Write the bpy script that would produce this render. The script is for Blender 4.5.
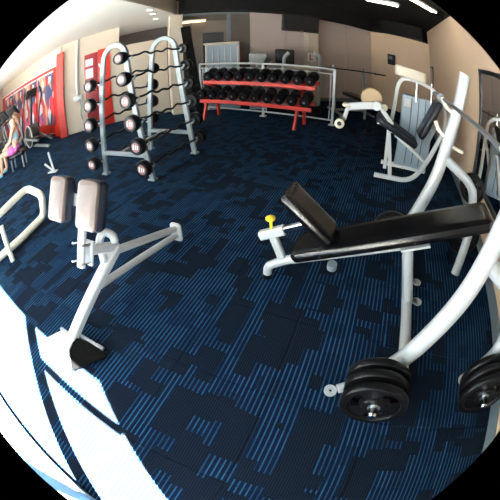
import bpy, bmesh, math, random
from mathutils import Vector, Matrix, Quaternion
random.seed(7)
for o in list(bpy.data.objects): bpy.data.objects.remove(o)
SC = bpy.context.scene
COL = SC.collection
R = math.radians

# ------------------------------------------------------------------ camera (fisheye phone lens)
H = 1.5
LF, LA, LB = 312.8727, -0.40691065, 0.52588349      # theta = r + LA r^3 + LB r^4, r = px / LF
PITCH, ROLL = R(36.0862), R(-0.6705)
SENSOR = 36.0; MM = 500.0 / SENSOR
cd = bpy.data.cameras.new('camera'); cam = bpy.data.objects.new('camera', cd); COL.objects.link(cam)
cd.type = 'PANO'; cd.sensor_width = SENSOR; cd.sensor_fit = 'HORIZONTAL'
cd.clip_start = 0.01; cd.clip_end = 200
cy = cd
cy.panorama_type = 'FISHEYE_LENS_POLYNOMIAL'
k = MM / LF
cy.fisheye_polynomial_k0 = 0.0
cy.fisheye_polynomial_k1 = -k
cy.fisheye_polynomial_k2 = 0.0
cy.fisheye_polynomial_k3 = -LA * k**3
cy.fisheye_polynomial_k4 = -LB * k**4
cy.fisheye_fov = R(2 * 62.6)
cam.location = (0, 0, H)
CAMROT = Matrix.Rotation(R(90) - PITCH, 4, 'X') @ Matrix.Rotation(ROLL, 4, 'Z')
cam.matrix_world = Matrix.Translation((0, 0, H)) @ CAMROT
SC.camera = cam

def ray(px, py):
    dx, dy = px - 250.0, py - 250.0
    n = math.hypot(dx, dy) or 1e-9; r = n / LF
    th = r + LA * r**3 + LB * r**4
    v = Vector((math.sin(th) * dx / n, -math.sin(th) * dy / n, -math.cos(th)))
    return (CAMROT.to_3x3() @ v)
def P(px, py, z=0.0):
    """point where the line of sight meets the horizontal plane at height z"""
    d = ray(px, py); t = (z - H) / d.z
    return Vector((d.x * t, d.y * t, z))
def PV(px, py, pt, az):
    """point where the line of sight meets a vertical plane through pt running along az degrees"""
    d = ray(px, py); nx, ny = -math.sin(R(az)), math.cos(R(az))
    t = (pt[0] * nx + pt[1] * ny) / (d.x * nx + d.y * ny)
    return Vector((d.x * t, d.y * t, H + d.z * t))

# ------------------------------------------------------------------ world, sun, exposure
w = bpy.data.worlds.new('world'); SC.world = w; w.use_nodes = True
bg = w.node_tree.nodes['Background']
bg.inputs[0].default_value = (0.86, 0.93, 1.0, 1); bg.inputs[1].default_value = 5.5
sd = bpy.data.lights.new('sun', 'SUN'); sd.energy = 880.0; sd.angle = R(0.6); sd.color = (1.0, 0.95, 0.86)
sun = bpy.data.objects.new('sun', sd); COL.objects.link(sun)
SEL = R(54.8)
sdir = Vector((-0.57 * math.cos(SEL), 0.82 * math.cos(SEL), -math.sin(SEL)))
sun.rotation_euler = sdir.to_track_quat('-Z', 'Y').to_euler(); sun.location = (3, -5, 7)
vs = SC.view_settings
vs.view_transform = 'Standard'; vs.look = 'None'; vs.gamma = 1.0; vs.exposure = 0.1; vs.use_curve_mapping = False

# ------------------------------------------------------------------ materials
MATS = {}
def mat(name, col, rough=0.5, metal=0.0, var=0.06, scale=30.0, bump=0.0, spec=0.5, emit=0.0, coat=0.0):
    if name in MATS: return MATS[name]
    m = bpy.data.materials.new(name); m.use_nodes = True; nt = m.node_tree; N = nt.nodes; L = nt.links
    b = N['Principled BSDF']
    b.inputs['Roughness'].default_value = rough; b.inputs['Metallic'].default_value = metal
    b.inputs['Specular IOR Level'].default_value = spec
    b.inputs['Coat Weight'].default_value = coat
    tc = N.new('ShaderNodeTexCoord'); nz = N.new('ShaderNodeTexNoise'); nz.inputs['Scale'].default_value = scale
    L.new(tc.outputs['Object'], nz.inputs['Vector'])
    mx = N.new('ShaderNodeMix'); mx.data_type = 'RGBA'
    c = Vector(col)
    mx.inputs['A'].default_value = (*(c * (1 - var)), 1); mx.inputs['B'].default_value = (*(min(1, x * (1 + var)) for x in c), 1)
    L.new(nz.outputs['Fac'], mx.inputs['Factor']); L.new(mx.outputs['Result'], b.inputs['Base Color'])
    if bump:
        bp = N.new('ShaderNodeBump'); bp.inputs['Strength'].default_value = bump; bp.inputs['Distance'].default_value = 0.004
        L.new(nz.outputs['Fac'], bp.inputs['Height']); L.new(bp.outputs['Normal'], b.inputs['Normal'])
    if emit:
        b.inputs['Emission Color'].default_value = (*col, 1); b.inputs['Emission Strength'].default_value = emit
    MATS[name] = m; return m

def carpet_material():
    m = bpy.data.materials.new('carpet'); m.use_nodes = True; nt = m.node_tree; N = nt.nodes; L = nt.links
    b = N['Principled BSDF']; b.inputs['Roughness'].default_value = 1.0; b.inputs['Specular IOR Level'].default_value = 0.03
    def math_(op, a, c=None, d=None):
        n = N.new('ShaderNodeMath'); n.operation = op
        for i, v in enumerate((a, c, d)):
            if v is None: continue
            if isinstance(v, (int, float)): n.inputs[i].default_value = v
            else: L.new(v, n.inputs[i])
        return n.outputs[0]
    geo = N.new('ShaderNodeNewGeometry')
    rot = N.new('ShaderNodeVectorRotate'); rot.rotation_type = 'Z_AXIS'; rot.inputs['Angle'].default_value = R(22.85)
    L.new(geo.outputs['Position'], rot.inputs['Vector'])
    sp = N.new('ShaderNodeSeparateXYZ'); L.new(rot.outputs[0], sp.inputs[0])
    u, v = sp.outputs[0], sp.outputs[1]
    PITCHU = 0.0268
    def cells(cu, cv, seed):
        iu = math_('FLOOR', math_('DIVIDE', math_('ADD', u, seed * 0.37), cu))
        wn = N.new('ShaderNodeTexWhiteNoise'); wn.noise_dimensions = '1D'; L.new(math_('ADD', iu, seed * 11.3), wn.inputs['W'])
        iv = math_('FLOOR', math_('DIVIDE', math_('ADD', v, math_('MULTIPLY', wn.outputs['Value'], 1.7)), cv))
        cb = N.new('ShaderNodeCombineXYZ'); L.new(iu, cb.inputs[0]); L.new(iv, cb.inputs[1]); cb.inputs[2].default_value = seed
        w3 = N.new('ShaderNodeTexWhiteNoise'); w3.noise_dimensions = '3D'; L.new(cb.outputs[0], w3.inputs['Vector'])
        return w3.outputs['Value']
    c1 = cells(PITCHU * 6, 0.145, 1.0); c2 = cells(PITCHU * 4, 0.09, 2.0); c3 = cells(PITCHU * 3, 0.26, 3.0)
    stripeA = math_('GREATER_THAN', c1, 0.36)
    darkB = math_('LESS_THAN', c2, 0.24)
    onC = math_('GREATER_THAN', c3, 0.76)
    mask = math_('MAXIMUM', math_('MULTIPLY', stripeA, math_('SUBTRACT', 1.0, darkB)), onC)
    fr = math_('FRACT', math_('DIVIDE', u, PITCHU))
    dist = math_('ABSOLUTE', math_('SUBTRACT', fr, 0.5))
    mr = N.new('ShaderNodeMapRange'); mr.interpolation_type = 'SMOOTHSTEP'; L.new(dist, mr.inputs['Value'])
    mr.inputs['From Min'].default_value = 0.21; mr.inputs['From Max'].default_value = 0.05
    mr.inputs['To Min'].default_value = 0.0; mr.inputs['To Max'].default_value = 1.0
    nz = N.new('ShaderNodeTexNoise'); nz.inputs['Scale'].default_value = 260.0; nz.inputs['Detail'].default_value = 3
    L.new(geo.outputs['Position'], nz.inputs['Vector'])
    nz2 = N.new('ShaderNodeTexNoise'); nz2.inputs['Scale'].default_value = 1.3; L.new(geo.outputs['Position'], nz2.inputs['Vector'])
    tone = N.new('ShaderNodeMapRange'); c4 = cells(PITCHU * 3, 0.12, 4.0); L.new(c4, tone.inputs['Value']); tone.inputs['To Min'].default_value = 0.45; tone.inputs['To Max'].default_value = 1.25
    fr2 = math_('FRACT', math_('DIVIDE', u, PITCHU * 0.5)); d2 = math_('ABSOLUTE', math_('SUBTRACT', fr2, 0.5))
    fine = math_('MULTIPLY', math_('LESS_THAN', d2, 0.2), math_('MULTIPLY', math_('SUBTRACT', 1.0, mask), 0.13))
    line = math_('ADD', math_('MULTIPLY', math_('MULTIPLY', mr.outputs[0], mask), tone.outputs[0]), fine)
    # ground colour: navy in striped fields, charcoal in plain ones
    g = N.new('ShaderNodeMix'); g.data_type = 'RGBA'; L.new(mask, g.inputs['Factor'])
    g.inputs['A'].default_value = (0.0070, 0.0088, 0.0155, 1); g.inputs['B'].default_value = (0.0050, 0.0115, 0.030, 1)
    s = N.new('ShaderNodeMix'); s.data_type = 'RGBA'; L.new(line, s.inputs['Factor']); L.new(g.outputs['Result'], s.inputs['A'])
    s.inputs['B'].default_value = (0.024, 0.084, 0.165, 1)
    vy = N.new('ShaderNodeMix'); vy.data_type = 'RGBA'; vy.blend_type = 'MULTIPLY'; vy.inputs['Factor'].default_value = 1.0
    L.new(s.outputs['Result'], vy.inputs['A'])
    gr = N.new('ShaderNodeMapRange'); L.new(nz.outputs['Fac'], gr.inputs['Value']); gr.inputs['From Min'].default_value = 0.3; gr.inputs['From Max'].default_value = 0.7
    gr.inputs['To Min'].default_value = 0.55; gr.inputs['To Max'].default_value = 1.45
    L.new(gr.outputs[0], vy.inputs['B'])
    L.new(vy.outputs['Result'], b.inputs['Base Color'])
    bp = N.new('ShaderNodeBump'); bp.inputs['Strength'].default_value = 0.5; bp.inputs['Distance'].default_value = 0.003
    L.new(math_('ADD', math_('MULTIPLY', line, 0.6), nz.outputs['Fac']), bp.inputs['Height']); L.new(bp.outputs['Normal'], b.inputs['Normal'])
    MATS['carpet'] = m; return m
carpet_material()

def glass_material():
    m = bpy.data.materials.new('clear_glass'); m.use_nodes = True; nt = m.node_tree; N = nt.nodes; L = nt.links
    N.remove(N['Principled BSDF'])
    t = N.new('ShaderNodeBsdfTransparent'); t.inputs[0].default_value = (0.95, 0.98, 0.97, 1)
    g = N.new('ShaderNodeBsdfGlossy'); g.inputs['Roughness'].default_value = 0.02
    lw_ = N.new('ShaderNodeLayerWeight'); pw_ = N.new('ShaderNodeMath'); pw_.operation = 'POWER'; L.new(lw_.outputs['Facing'], pw_.inputs[0]); pw_.inputs[1].default_value = 5.0
    f = N.new('ShaderNodeMath'); f.operation = 'MULTIPLY_ADD'; L.new(pw_.outputs[0], f.inputs[0]); f.inputs[1].default_value = 0.5; f.inputs[2].default_value = 0.04
    x = N.new('ShaderNodeMixShader'); L.new(f.outputs[0], x.inputs[0]); L.new(t.outputs[0], x.inputs[1]); L.new(g.outputs[0], x.inputs[2])
    L.new(x.outputs[0], N['Material Output'].inputs['Surface']); MATS['glass'] = m
glass_material()

mat('white_steel', (0.56, 0.57, 0.56), 0.30, 0.1, 0.03, 12, coat=0.3)
mat('bright_white', (0.80, 0.80, 0.78), 0.35, 0.0, 0.03, 12)
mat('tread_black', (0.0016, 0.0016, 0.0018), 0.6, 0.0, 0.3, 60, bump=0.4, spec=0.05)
mat('silver_steel', (0.25, 0.28, 0.29), 0.42, 0.3, 0.05, 14)
mat('cream_steel', (0.82, 0.76, 0.62), 0.4, 0.0, 0.04, 12)
mat('black_vinyl', (0.004, 0.004, 0.005), 0.24, 0.0, 0.3, 60, bump=0.03, spec=0.42)
mat('brown_vinyl', (0.10, 0.072, 0.062), 0.28, 0.0, 0.25, 14, bump=0.15)
mat('navy_vinyl', (0.008, 0.010, 0.018), 0.4, 0.0, 0.3, 40, bump=0.2, spec=0.3)
mat('black_rubber', (0.004, 0.0045, 0.006), 0.38, 0.0, 0.3, 50, bump=0.15, spec=0.22)
mat('black_iron', (0.005, 0.005, 0.0055), 0.33, 0.1, 0.4, 40, bump=0.25, spec=0.28)
mat('chrome', (0.75, 0.76, 0.78), 0.12, 1.0, 0.03, 20)
mat('dull_steel', (0.34, 0.36, 0.38), 0.35, 0.8, 0.1, 25)
mat('red_paint', (0.50, 0.022, 0.012), 0.4, 0.0, 0.08, 10)
mat('dark_red_paint', (0.22, 0.010, 0.018), 0.45, 0.0, 0.1, 6)
mat('yellow_plastic', (0.85, 0.60, 0.03), 0.4, 0.0, 0.05, 20)
mat('tan_plastic', (0.42, 0.29, 0.15), 0.4, 0.0, 0.06, 20)
mat('cream_plastic', (0.88, 0.78, 0.62), 0.4, 0.0, 0.03, 20)
mat('blue_grey_panel', (0.50, 0.60, 0.68), 0.4, 0.0, 0.05, 9)
mat('beige_wall', (0.78, 0.56, 0.38), 0.7, 0.0, 0.03, 3, bump=0.05)
mat('cream_wall', (0.56, 0.475, 0.375), 0.7, 0.0, 0.03, 3, bump=0.05)
mat('pink_panel', (0.56, 0.46, 0.41), 0.6, 0.0, 0.04, 2)
mat('grey_trim', (0.16, 0.20, 0.22), 0.5, 0.0, 0.08, 8)
mat('black_ceiling', (0.005, 0.005, 0.0055), 0.9, 0.0, 0.3, 4, spec=0.1)
mat('white_ceiling', (0.90, 0.84, 0.70), 0.8, 0.0, 0.02, 3)
mat('dark_plastic', (0.012, 0.014, 0.016), 0.35, 0.0, 0.2, 20)
mat('screen', (0.008, 0.009, 0.012), 0.12, 0.0, 0.1, 5)
mat('window_frame', (0.40, 0.42, 0.43), 0.4, 0.4, 0.05, 12)
mat('mirror', (0.86, 0.88, 0.88), 0.02, 1.0, 0.0, 5)
mat('pavement', (0.28, 0.26, 0.24), 0.9, 0.0, 0.1, 5)
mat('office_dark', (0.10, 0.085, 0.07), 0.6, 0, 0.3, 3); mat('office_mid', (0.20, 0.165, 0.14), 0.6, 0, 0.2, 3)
mat('subfloor', (0.05, 0.05, 0.06), 0.9, 0.0, 0.1, 6)
mat('lamp_glow', (1.0, 0.93, 0.78), 0.5, emit=10.0)
mat('lamp_glow_warm', (1.0, 0.72, 0.36), 0.5, emit=6.0)
mat('paper', (0.82, 0.82, 0.80), 0.7, 0.0, 0.02, 6)
mat('badge_pink', (0.26, 0.13, 0.12), 0.4, 0.0, 0.3, 30)
mat('skin', (0.66, 0.38, 0.24), 0.5, 0.0, 0.06, 12)
mat('hair', (0.17, 0.08, 0.04), 0.5, 0.0, 0.3, 60)
mat('pink_cloth', (0.62, 0.14, 0.42), 0.8, 0.0, 0.1, 25)
mat('pale_blue_cloth', (0.45, 0.62, 0.72), 0.8, 0.0, 0.1, 25)
mat('shoe_blue', (0.20, 0.50, 0.60), 0.6, 0.0, 0.1, 25)

# ------------------------------------------------------------------ mesh helpers
def fillet(pts, rad, n=5):
    pts = [Vector(p) for p in pts]; out = [pts[0]]
    for i in range(1, len(pts) - 1):
        a, b, c = pts[i-1], pts[i], pts[i+1]
        d1 = (a - b); d2 = (c - b); r = min(rad, d1.length * 0.48, d2.length * 0.48)
        p1 = b + d1.normalized() * r; p2 = b + d2.normalized() * r
        for j in range(n + 1):
            t = j / n; out.append(p1.lerp(b, t).lerp(b.lerp(p2, t), t))
    out.append(pts[-1]); return out

class MB:
    def __init__(s): s.bm = bmesh.new()
    def box(s, c, size, rot=None):
        M = Matrix.Translation(c) @ (rot.to_4x4() if rot else Matrix.Identity(4)) @ Matrix.Diagonal((*size, 1))
        bmesh.ops.create_cube(s.bm, size=1, matrix=M); return s
    def sweep(s, pts, prof, up=None, closed=False, caps=True):
        pts = [Vector(p) for p in pts]; n = len(pts); rings = []
        T = []
        for i in range(n):
            if closed: t = pts[(i+1) % n] - pts[i-1]
            else: t = pts[min(i+1, n-1)] - pts[max(i-1, 0)]
            T.append(t.normalized())
        ref = Vector(up) if up else (Vector((0, 0, 1)) if abs(T[0].z) < 0.9 else Vector((1, 0, 0)))
        x = ref.cross(T[0]).normalized()
        for i in range(n):
            if up: x = Vector(up).cross(T[i]).normalized()
            else: x = (x - T[i] * x.dot(T[i])).normalized()
            y = T[i].cross(x)
            rings.append([s.bm.verts.new(pts[i] + x * a + y * b) for a, b in prof])
        m = len(prof)
        for i in range(n if closed else n - 1):
            r1, r2 = rings[i], rings[(i+1) % n]
            for j in range(m):
                s.bm.faces.new((r1[j], r1[(j+1) % m], r2[(j+1) % m], r2[j]))
        if caps and not closed:
            s.bm.faces.new(list(reversed(rings[0]))); s.bm.faces.new(rings[-1])
        return s
    def tube(s, pts, r, seg=12, rad=0.0, ry=None, **k):
        if rad: pts = fillet(pts, rad)
        prof = [(r * math.cos(2*math.pi*j/seg), (ry or r) * math.sin(2*math.pi*j/seg)) for j in range(seg)]
        return s.sweep(pts, prof, **k)
    def bar(s, pts, wx, wy, rad=0.0, **k):
        if rad: pts = fillet(pts, rad)
        c = min(wx, wy) * 0.18; a, b = wx/2, wy/2
        prof = [(a, -b+c), (a, b-c), (a-c, b), (-a+c, b), (-a, b-c), (-a, -b+c), (-a+c, -b), (a-c, -b)]
        return s.sweep(pts, prof, **k)
    def lathe(s, prof, o=(0, 0, 0), axis=(0, 0, 1), seg=24):
        q = Vector((0, 0, 1)).rotation_difference(Vector(axis).normalized()); o = Vector(o); rings = []
        for r, h in prof:
            if r < 1e-6: rings.append([s.bm.verts.new(o + q @ Vector((0, 0, h)))])
            else: rings.append([s.bm.verts.new(o + q @ Vector((r*math.cos(2*math.pi*j/seg), r*math.sin(2*math.pi*j/seg), h))) for j in range(seg)])
        for a, b in zip(rings, rings[1:]):
            for j in range(seg):
                j2 = (j+1) % seg
                if len(a) == 1 and len(b) == 1: continue
                if len(a) == 1: s.bm.faces.new((a[0], b[j2], b[j]))
                elif len(b) == 1: s.bm.faces.new((a[j], a[j2], b[0]))
                else: s.bm.faces.new((a[j], a[j2], b[j2], b[j]))
        return s
    def prism(s, poly, z0, z1, M=None):
        M = M or Matrix.Identity(4)
        lo = [s.bm.verts.new(M @ Vector((x, y, z0))) for x, y in poly]; hi = [s.bm.verts.new(M @ Vector((x, y, z1))) for x, y in poly]
        s.bm.faces.new(list(reversed(lo))); s.bm.faces.new(hi); n = len(poly)
        for i in range(n): s.bm.faces.new((lo[i], lo[(i+1) % n], hi[(i+1) % n], hi[i]))
        return s
    def pad(s, c, size, rot=None, r=0.02, n=4, crown=0.0):
        """upholstered pad: rounded outline, soft edges"""
        L, W, T = size; M = Matrix.Translation(c) @ (rot.to_4x4() if rot else Matrix.Identity(4))
        def outline(inset, cr):
            a, b = L/2 - inset, W/2 - inset; cr = max(cr - inset, 0.004); o = []
            for sx, sy, a0 in ((1, 1, 0), (-1, 1, 90), (-1, -1, 180), (1, -1, 270)):
                for j in range(n + 1):
                    t = R(a0 + 90*j/n); o.append((sx*(a-cr) + cr*math.cos(t), sy*(b-cr) + cr*math.sin(t)))
            return o
        e = min(T * 0.45, 0.03); rings = []
        for ins, z in ((e, -T/2), (e*0.3, -T/2 + e*0.3), (0, -T/2 + e), (0, T/2 - e), (e*0.3, T/2 - e*0.3), (e, T/2), (e*2.2, T/2 + crown)):
            rings.append([s.bm.verts.new(M @ Vector((x, y, z))) for x, y in outline(ins, r)])
        m = len(rings[0])
        for p, q in zip(rings, rings[1:]):
            for j in range(m): s.bm.faces.new((p[j], p[(j+1) % m], q[(j+1) % m], q[j]))
        s.bm.faces.new(list(reversed(rings[0]))); s.bm.faces.new(rings[-1]); return s
    def build(s, name, material, parent=None, bevel=0.0, smooth=True):
        if bevel: bmesh.ops.bevel(s.bm, geom=list(s.bm.edges), offset=bevel, segments=2, affect='EDGES', profile=0.5)
        bmesh.ops.recalc_face_normals(s.bm, faces=list(s.bm.faces))
        me = bpy.data.meshes.new(name); s.bm.to_mesh(me); s.bm.free()
        if smooth: me.shade_smooth(); me.set_sharp_from_angle(angle=R(42))
        me.materials.append(MATS[material]); o = bpy.data.objects.new(name, me); COL.objects.link(o)
        if parent: o.parent = parent
        return o
def RY(deg): return Matrix.Rotation(R(deg), 3, 'Y')
def RZ(deg): return Matrix.Rotation(R(deg), 3, 'Z')
def tag(o, label, cat=None, group=None, kind=None):
    o['label'] = label
    if cat: o['category'] = cat
    if group: o['group'] = group
    if kind: o['kind'] = kind
    return o
def thing(name, label, cat, loc=(0, 0, 0), rotz=0.0, group=None):
    o = bpy.data.objects.new(name, None); COL.objects.link(o); o.location = loc; o.rotation_euler = (0, 0, R(rotz)); o.empty_display_size = 0.1
    return tag(o, label, cat, group)
def struct(o, label=None):
    o['kind'] = 'structure'
    if label: o['label'] = label
    return o
def child_copy(src, parent):
    c = src.copy(); COL.objects.link(c); c.parent = parent; return c
def dup(root, loc=None, rot=None, label=None, group=None):
    r = root.copy(); COL.objects.link(r)
    if loc is not None: r.location = loc
    if rot is not None: r.rotation_euler = rot
    if label: r['label'] = label
    if group: r['group'] = group
    for ch in list(root.children):
        c = child_copy(ch, r)
        for g in list(ch.children): child_copy(g, c)
    return r

# ================================================================== THE SETTING
def wall_seg(name, p0, p1, z0, z1, material, thick=0.12, parent=None, side=1):
    """wall slab whose inner face runs from p0 to p1; the slab lies to the right of that direction when side=1"""
    p0 = Vector((p0[0], p0[1], 0)); p1 = Vector((p1[0], p1[1], 0)); d = (p1 - p0); L = d.length; d.normalize()
    n = Vector((d.y, -d.x, 0)) * side
    m = MB(); c = (p0 + p1) / 2 + n * thick / 2 + Vector((0, 0, (z0 + z1) / 2))
    m.box(c, (L, thick, z1 - z0), Matrix.Rotation(math.atan2(d.y, d.x), 3, 'Z'))
    return m.build(name, material, parent, smooth=False)

# corner points of the room plan (metres, camera above the origin)
WD = Vector((math.cos(R(-27)), math.sin(R(-27))))          # window wall direction
WP = Vector((-1.23, 0.26))
def wpt(t): return WP + WD * t
JAMB = (Vector((-0.02, -0.36)) - WP).dot(WD) + 0.10
RW0 = Vector((1.52, 0.45)); RWD = Vector((math.cos(R(66)), math.sin(R(66))))   # right wall
def rpt(t): return RW0 + RWD * t
CORNER_R = rpt(7.9)
CORNER_B = Vector((3.62, 9.55))
BACK_L = Vector((-1.75, 7.65))
LEFT_COL = Vector((-4.22, 6.62))
LEFT_FAR = LEFT_COL + Vector((math.cos(R(152)), math.sin(R(152)))) * 6.0
W_LEFT = wpt(-8.6)
# window wall meets right wall
den = WD.x * RWD.y - WD.y * RWD.x
tW = ((RW0.x - WP.x) * RWD.y - (RW0.y - WP.y) * RWD.x) / den
CORNER_F = wpt(tW)

# floor slab and carpet tiles
fm = MB(); fm.prism([(-11.5, -2.5), (7, -2.5), (7, 13), (-11.5, 13)], -0.12, -0.012)
floor = struct(fm.build('floor', 'subfloor', smooth=False), 'navy carpet tile floor with blue striped patches')
TILE = 0.5363
phi = R(-22.85); e1 = Vector((math.cos(phi), math.sin(phi))); e2 = Vector((-e1.y, e1.x))
U0, V0 = -0.1552 * H, 0.8737 * H
room_poly = [CORNER_F, rpt(7.9), CORNER_B, BACK_L + Vector((0, 0.3)), LEFT_COL + Vector((0.0, 0.3)), LEFT_FAR, W_LEFT]
def inside(p, poly):
    c = False; j = len(poly) - 1
    for i in range(len(poly)):
        a, b = poly[i], poly[j]
        if (a.y > p.y) != (b.y > p.y) and p.x < (b.x - a.x) * (p.y - a.y) / (b.y - a.y) + a.x: c = not c
        j = i
    return c
cells = []
for i in range(-26, 26):
    for j in range(-14, 26):
        c = e1 * (U0 + (i + 0.5) * TILE) + e2 * (V0 + (j + 0.5) * TILE)
        if any(inside(c + e1 * a + e2 * b, room_poly) for a in (-.3, 0, .3) for b in (-.3, 0, .3)):
            d = (c.length ** 2 + H * H); s = H / d ** 1.5       # apparent size
            fwd = c.y > -0.4
            cells.append((-s if fwd else 0, c))
cells.sort(key=lambda t: t[0])
def tile_bm(m, c):
    h2 = TILE / 2 - 0.0012; e = 0.004
    def q(a, b, z): 
        p = c + e1 * a + e2 * b; return m.bm.verts.new((p.x, p.y, z))
    lo = [q(a, b, -0.012) for a, b in ((-h2, -h2), (h2, -h2), (h2, h2), (-h2, h2))]
    md = [q(a, b, -0.0025) for a, b in ((-h2, -h2), (h2, -h2), (h2, h2), (-h2, h2))]
    k2 = h2 - e
    hi = [q(a, b, 0.0) for a, b in ((-k2, -k2), (k2, -k2), (k2, k2), (-k2, k2))]
    for A_, B_ in ((lo, md), (md, hi)):
        for t in range(4): m.bm.faces.new((A_[t], A_[(t+1) % 4], B_[(t+1) % 4], B_[t]))
    m.bm.faces.new(hi)
tm = MB(); tile_bm(tm, Vector((0, 0)))
first = tm.build('carpet_tile', 'carpet', floor, smooth=False)
for n, (s_, c) in enumerate(cells[:300]):
    o = first if n == 0 else child_copy(first, floor)
    o.location = (c.x, c.y, 0)
rest = MB()
for s_, c in cells[300:]: tile_bm(rest, c)
ro = rest.build('carpet_tile_field', 'carpet', floor, smooth=False); ro['kind'] = 'stuff'

# right wall with baseboard
CH_B, CH_W = 2.95, 2.52        # black ceiling, cream ceiling
SOF = 2.50
struct(wall_seg('wall_right', CORNER_F, rpt(7.9), 0, CH_B, 'beige_wall', side=1), 'beige painted wall with a large mirror on it')
struct(wall_seg('baseboard_right', CORNER_F + Vector((-0.018, 0.008)), rpt(7.88) + Vector((-0.018, 0.008)), 0.0, 0.11, 'grey_trim', 0.02), 'grey baseboard along the beige mirror wall')
# short wall in the far right corner
struct(wall_seg('wall_corner', CORNER_R, CORNER_B, 0, CH_B, 'beige_wall', side=1), 'short beige wall behind the leg machine')
# back wall: panels on a base wall
wb = struct(wall_seg('wall_back', CORNER_B, BACK_L, 0, CH_B, 'grey_trim', side=1), 'pinkish panelled back wall')
bd = (BACK_L - CORNER_B); BL = bd.length; bd.normalize(); bn = Vector((-bd.y, bd.x))   # bn points into the room
edges = [0.0, 0.95, 1.9, 2.85, 3.78]
for a, b in zip(edges, edges[1:]):
    pA = CORNER_B + bd * (a + 0.006) + bn * 0.02; pB = CORNER_B + bd * (b - 0.006) + bn * 0.02
    wall_seg('wall_panel', pA, pB, 0.0, SOF + 0.05, 'pink_panel', 0.02, wb)
# baseboard for the back wall
struct(wall_seg('baseboard_back', CORNER_B + bn * 0.04, CORNER_B + bd * 3.78 + bn * 0.04, 0.0, 0.1, 'grey_trim', 0.02), 'grey baseboard along the panelled back wall')

# left wall (between pillar and red column): full-height part, half-height part with opening above
la = BACK_L + Vector((-0.1, 0.05)); lb = LEFT_COL
ld = (lb - la); LLn = ld.length; ld.normalize()
SPLIT = 1.15
wl = struct(wall_seg('wall_left', la + ld * SPLIT, lb, 0, CH_W, 'cream_wall', side=1), 'cream wall between the half wall and the red column')
struct(wall_seg('wall_half', la, la + ld * SPLIT, 0, 1.93, 'cream_wall', side=1), 'cream half-height wall beside the white pillar')
# white pillar
pm = MB(); pm.box((-1.60, 7.45, CH_B/2), (0.30, 0.34, CH_B), RZ(20)); 
struct(tag(pm.build('wall_pillar', 'cream_wall', bevel=0.008, smooth=False), 'white square pillar left of the dumbbell rack'))
# red corner column
cm = MB(); cm.box((LEFT_COL.x - 0.02, LEFT_COL.y - 0.06, 1.15), (0.19, 0.16, 2.30), RZ(24))
struct(cm.build('trim_1', 'red_paint', bevel=0.006, smooth=False), 'red column at the end of the cream wall')
# poster wall on the far left
wp = struct(wall_seg('wall_poster', LEFT_COL + Vector((-0.12, 0.05)), LEFT_FAR, 0, CH_W, 'cream_wall', side=1), 'cream wall with a red band of posters behind the treadmills')
struct(wall_seg('wall_far_left', LEFT_FAR, W_LEFT, 0, CH_W, 'cream_wall', side=1), 'plain cream end wall of the treadmill area')
# room behind the opening
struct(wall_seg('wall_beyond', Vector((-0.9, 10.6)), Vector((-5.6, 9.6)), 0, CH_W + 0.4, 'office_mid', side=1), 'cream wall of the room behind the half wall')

# front (window) wall: solid part beside the window, head above, upstand below
HEAD = 2.25; TRANS = 1.62
struct(wall_seg('wall_front', wpt(JAMB), CORNER_F, 0, CH_B, 'beige_wall', 0.06, side=1), 'beige wall beside the shop window')
struct(wall_seg('wall_window_head', W_LEFT, wpt(JAMB), HEAD, CH_B, 'cream_wall', 0.06, side=1), 'cream wall above the shop window')
NW = 0
x1 = JAMB
while x1 > -8.4:
    NW += 1; SP = 0.90 if NW == 1 else 1.95
    x0 = max(x1 - SP, -8.6); wdt = x1 - x0
    root = thing('window_%d' % NW, 'tall shop window in a grey frame, number %d from the solid wall' % NW, None, (*wpt((x0 + x1) / 2), 0.0), -27); struct(root)
    m = MB(); m.box((0, -0.03, 0.03), (wdt, 0.05, 0.06)); m.box((0, -0.03, HEAD - 0.02), (wdt, 0.05, 0.04)); m.build('window_frame', 'window_frame', root, smooth=False)
    m = MB(); m.box((-wdt/2, -0.03, HEAD/2), (0.14, 0.03, HEAD)); m.build('mullion', 'window_frame', root, smooth=False)
    if NW == 1:
        m = MB(); m.box((0, -0.03, TRANS), (wdt - 0.14, 0.03, 0.07)); m.build('transom', 'window_frame', root, smooth=False)
        m = MB(); m.box((0, -0.03, (0.06 + TRANS - 0.035) / 2), (wdt - 0.14, 0.008, TRANS - 0.097)); m.build('pane', 'glass', root, smooth=False)
        m = MB(); m.box((0, -0.03, (HEAD - 0.04 + TRANS + 0.035) / 2), (wdt - 0.14, 0.008, HEAD - 0.04 - TRANS - 0.037)); m.build('pane', 'glass', root, smooth=False)
    else:
        m = MB(); m.box((0, -0.03, (0.06 + HEAD - 0.04) / 2), (wdt - 0.14, 0.008, HEAD - 0.102)); m.build('pane', 'glass', root, smooth=False)
    x1 = x0
# pavement outside
om = MB(); om.box((-4.5, -6.2, -0.14), (26, 10.5, 0.08)); om.build('ground_outside', 'pavement', smooth=False)
struct(bpy.data.objects['ground_outside'], 'pale pavement outside the shop window')

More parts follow.
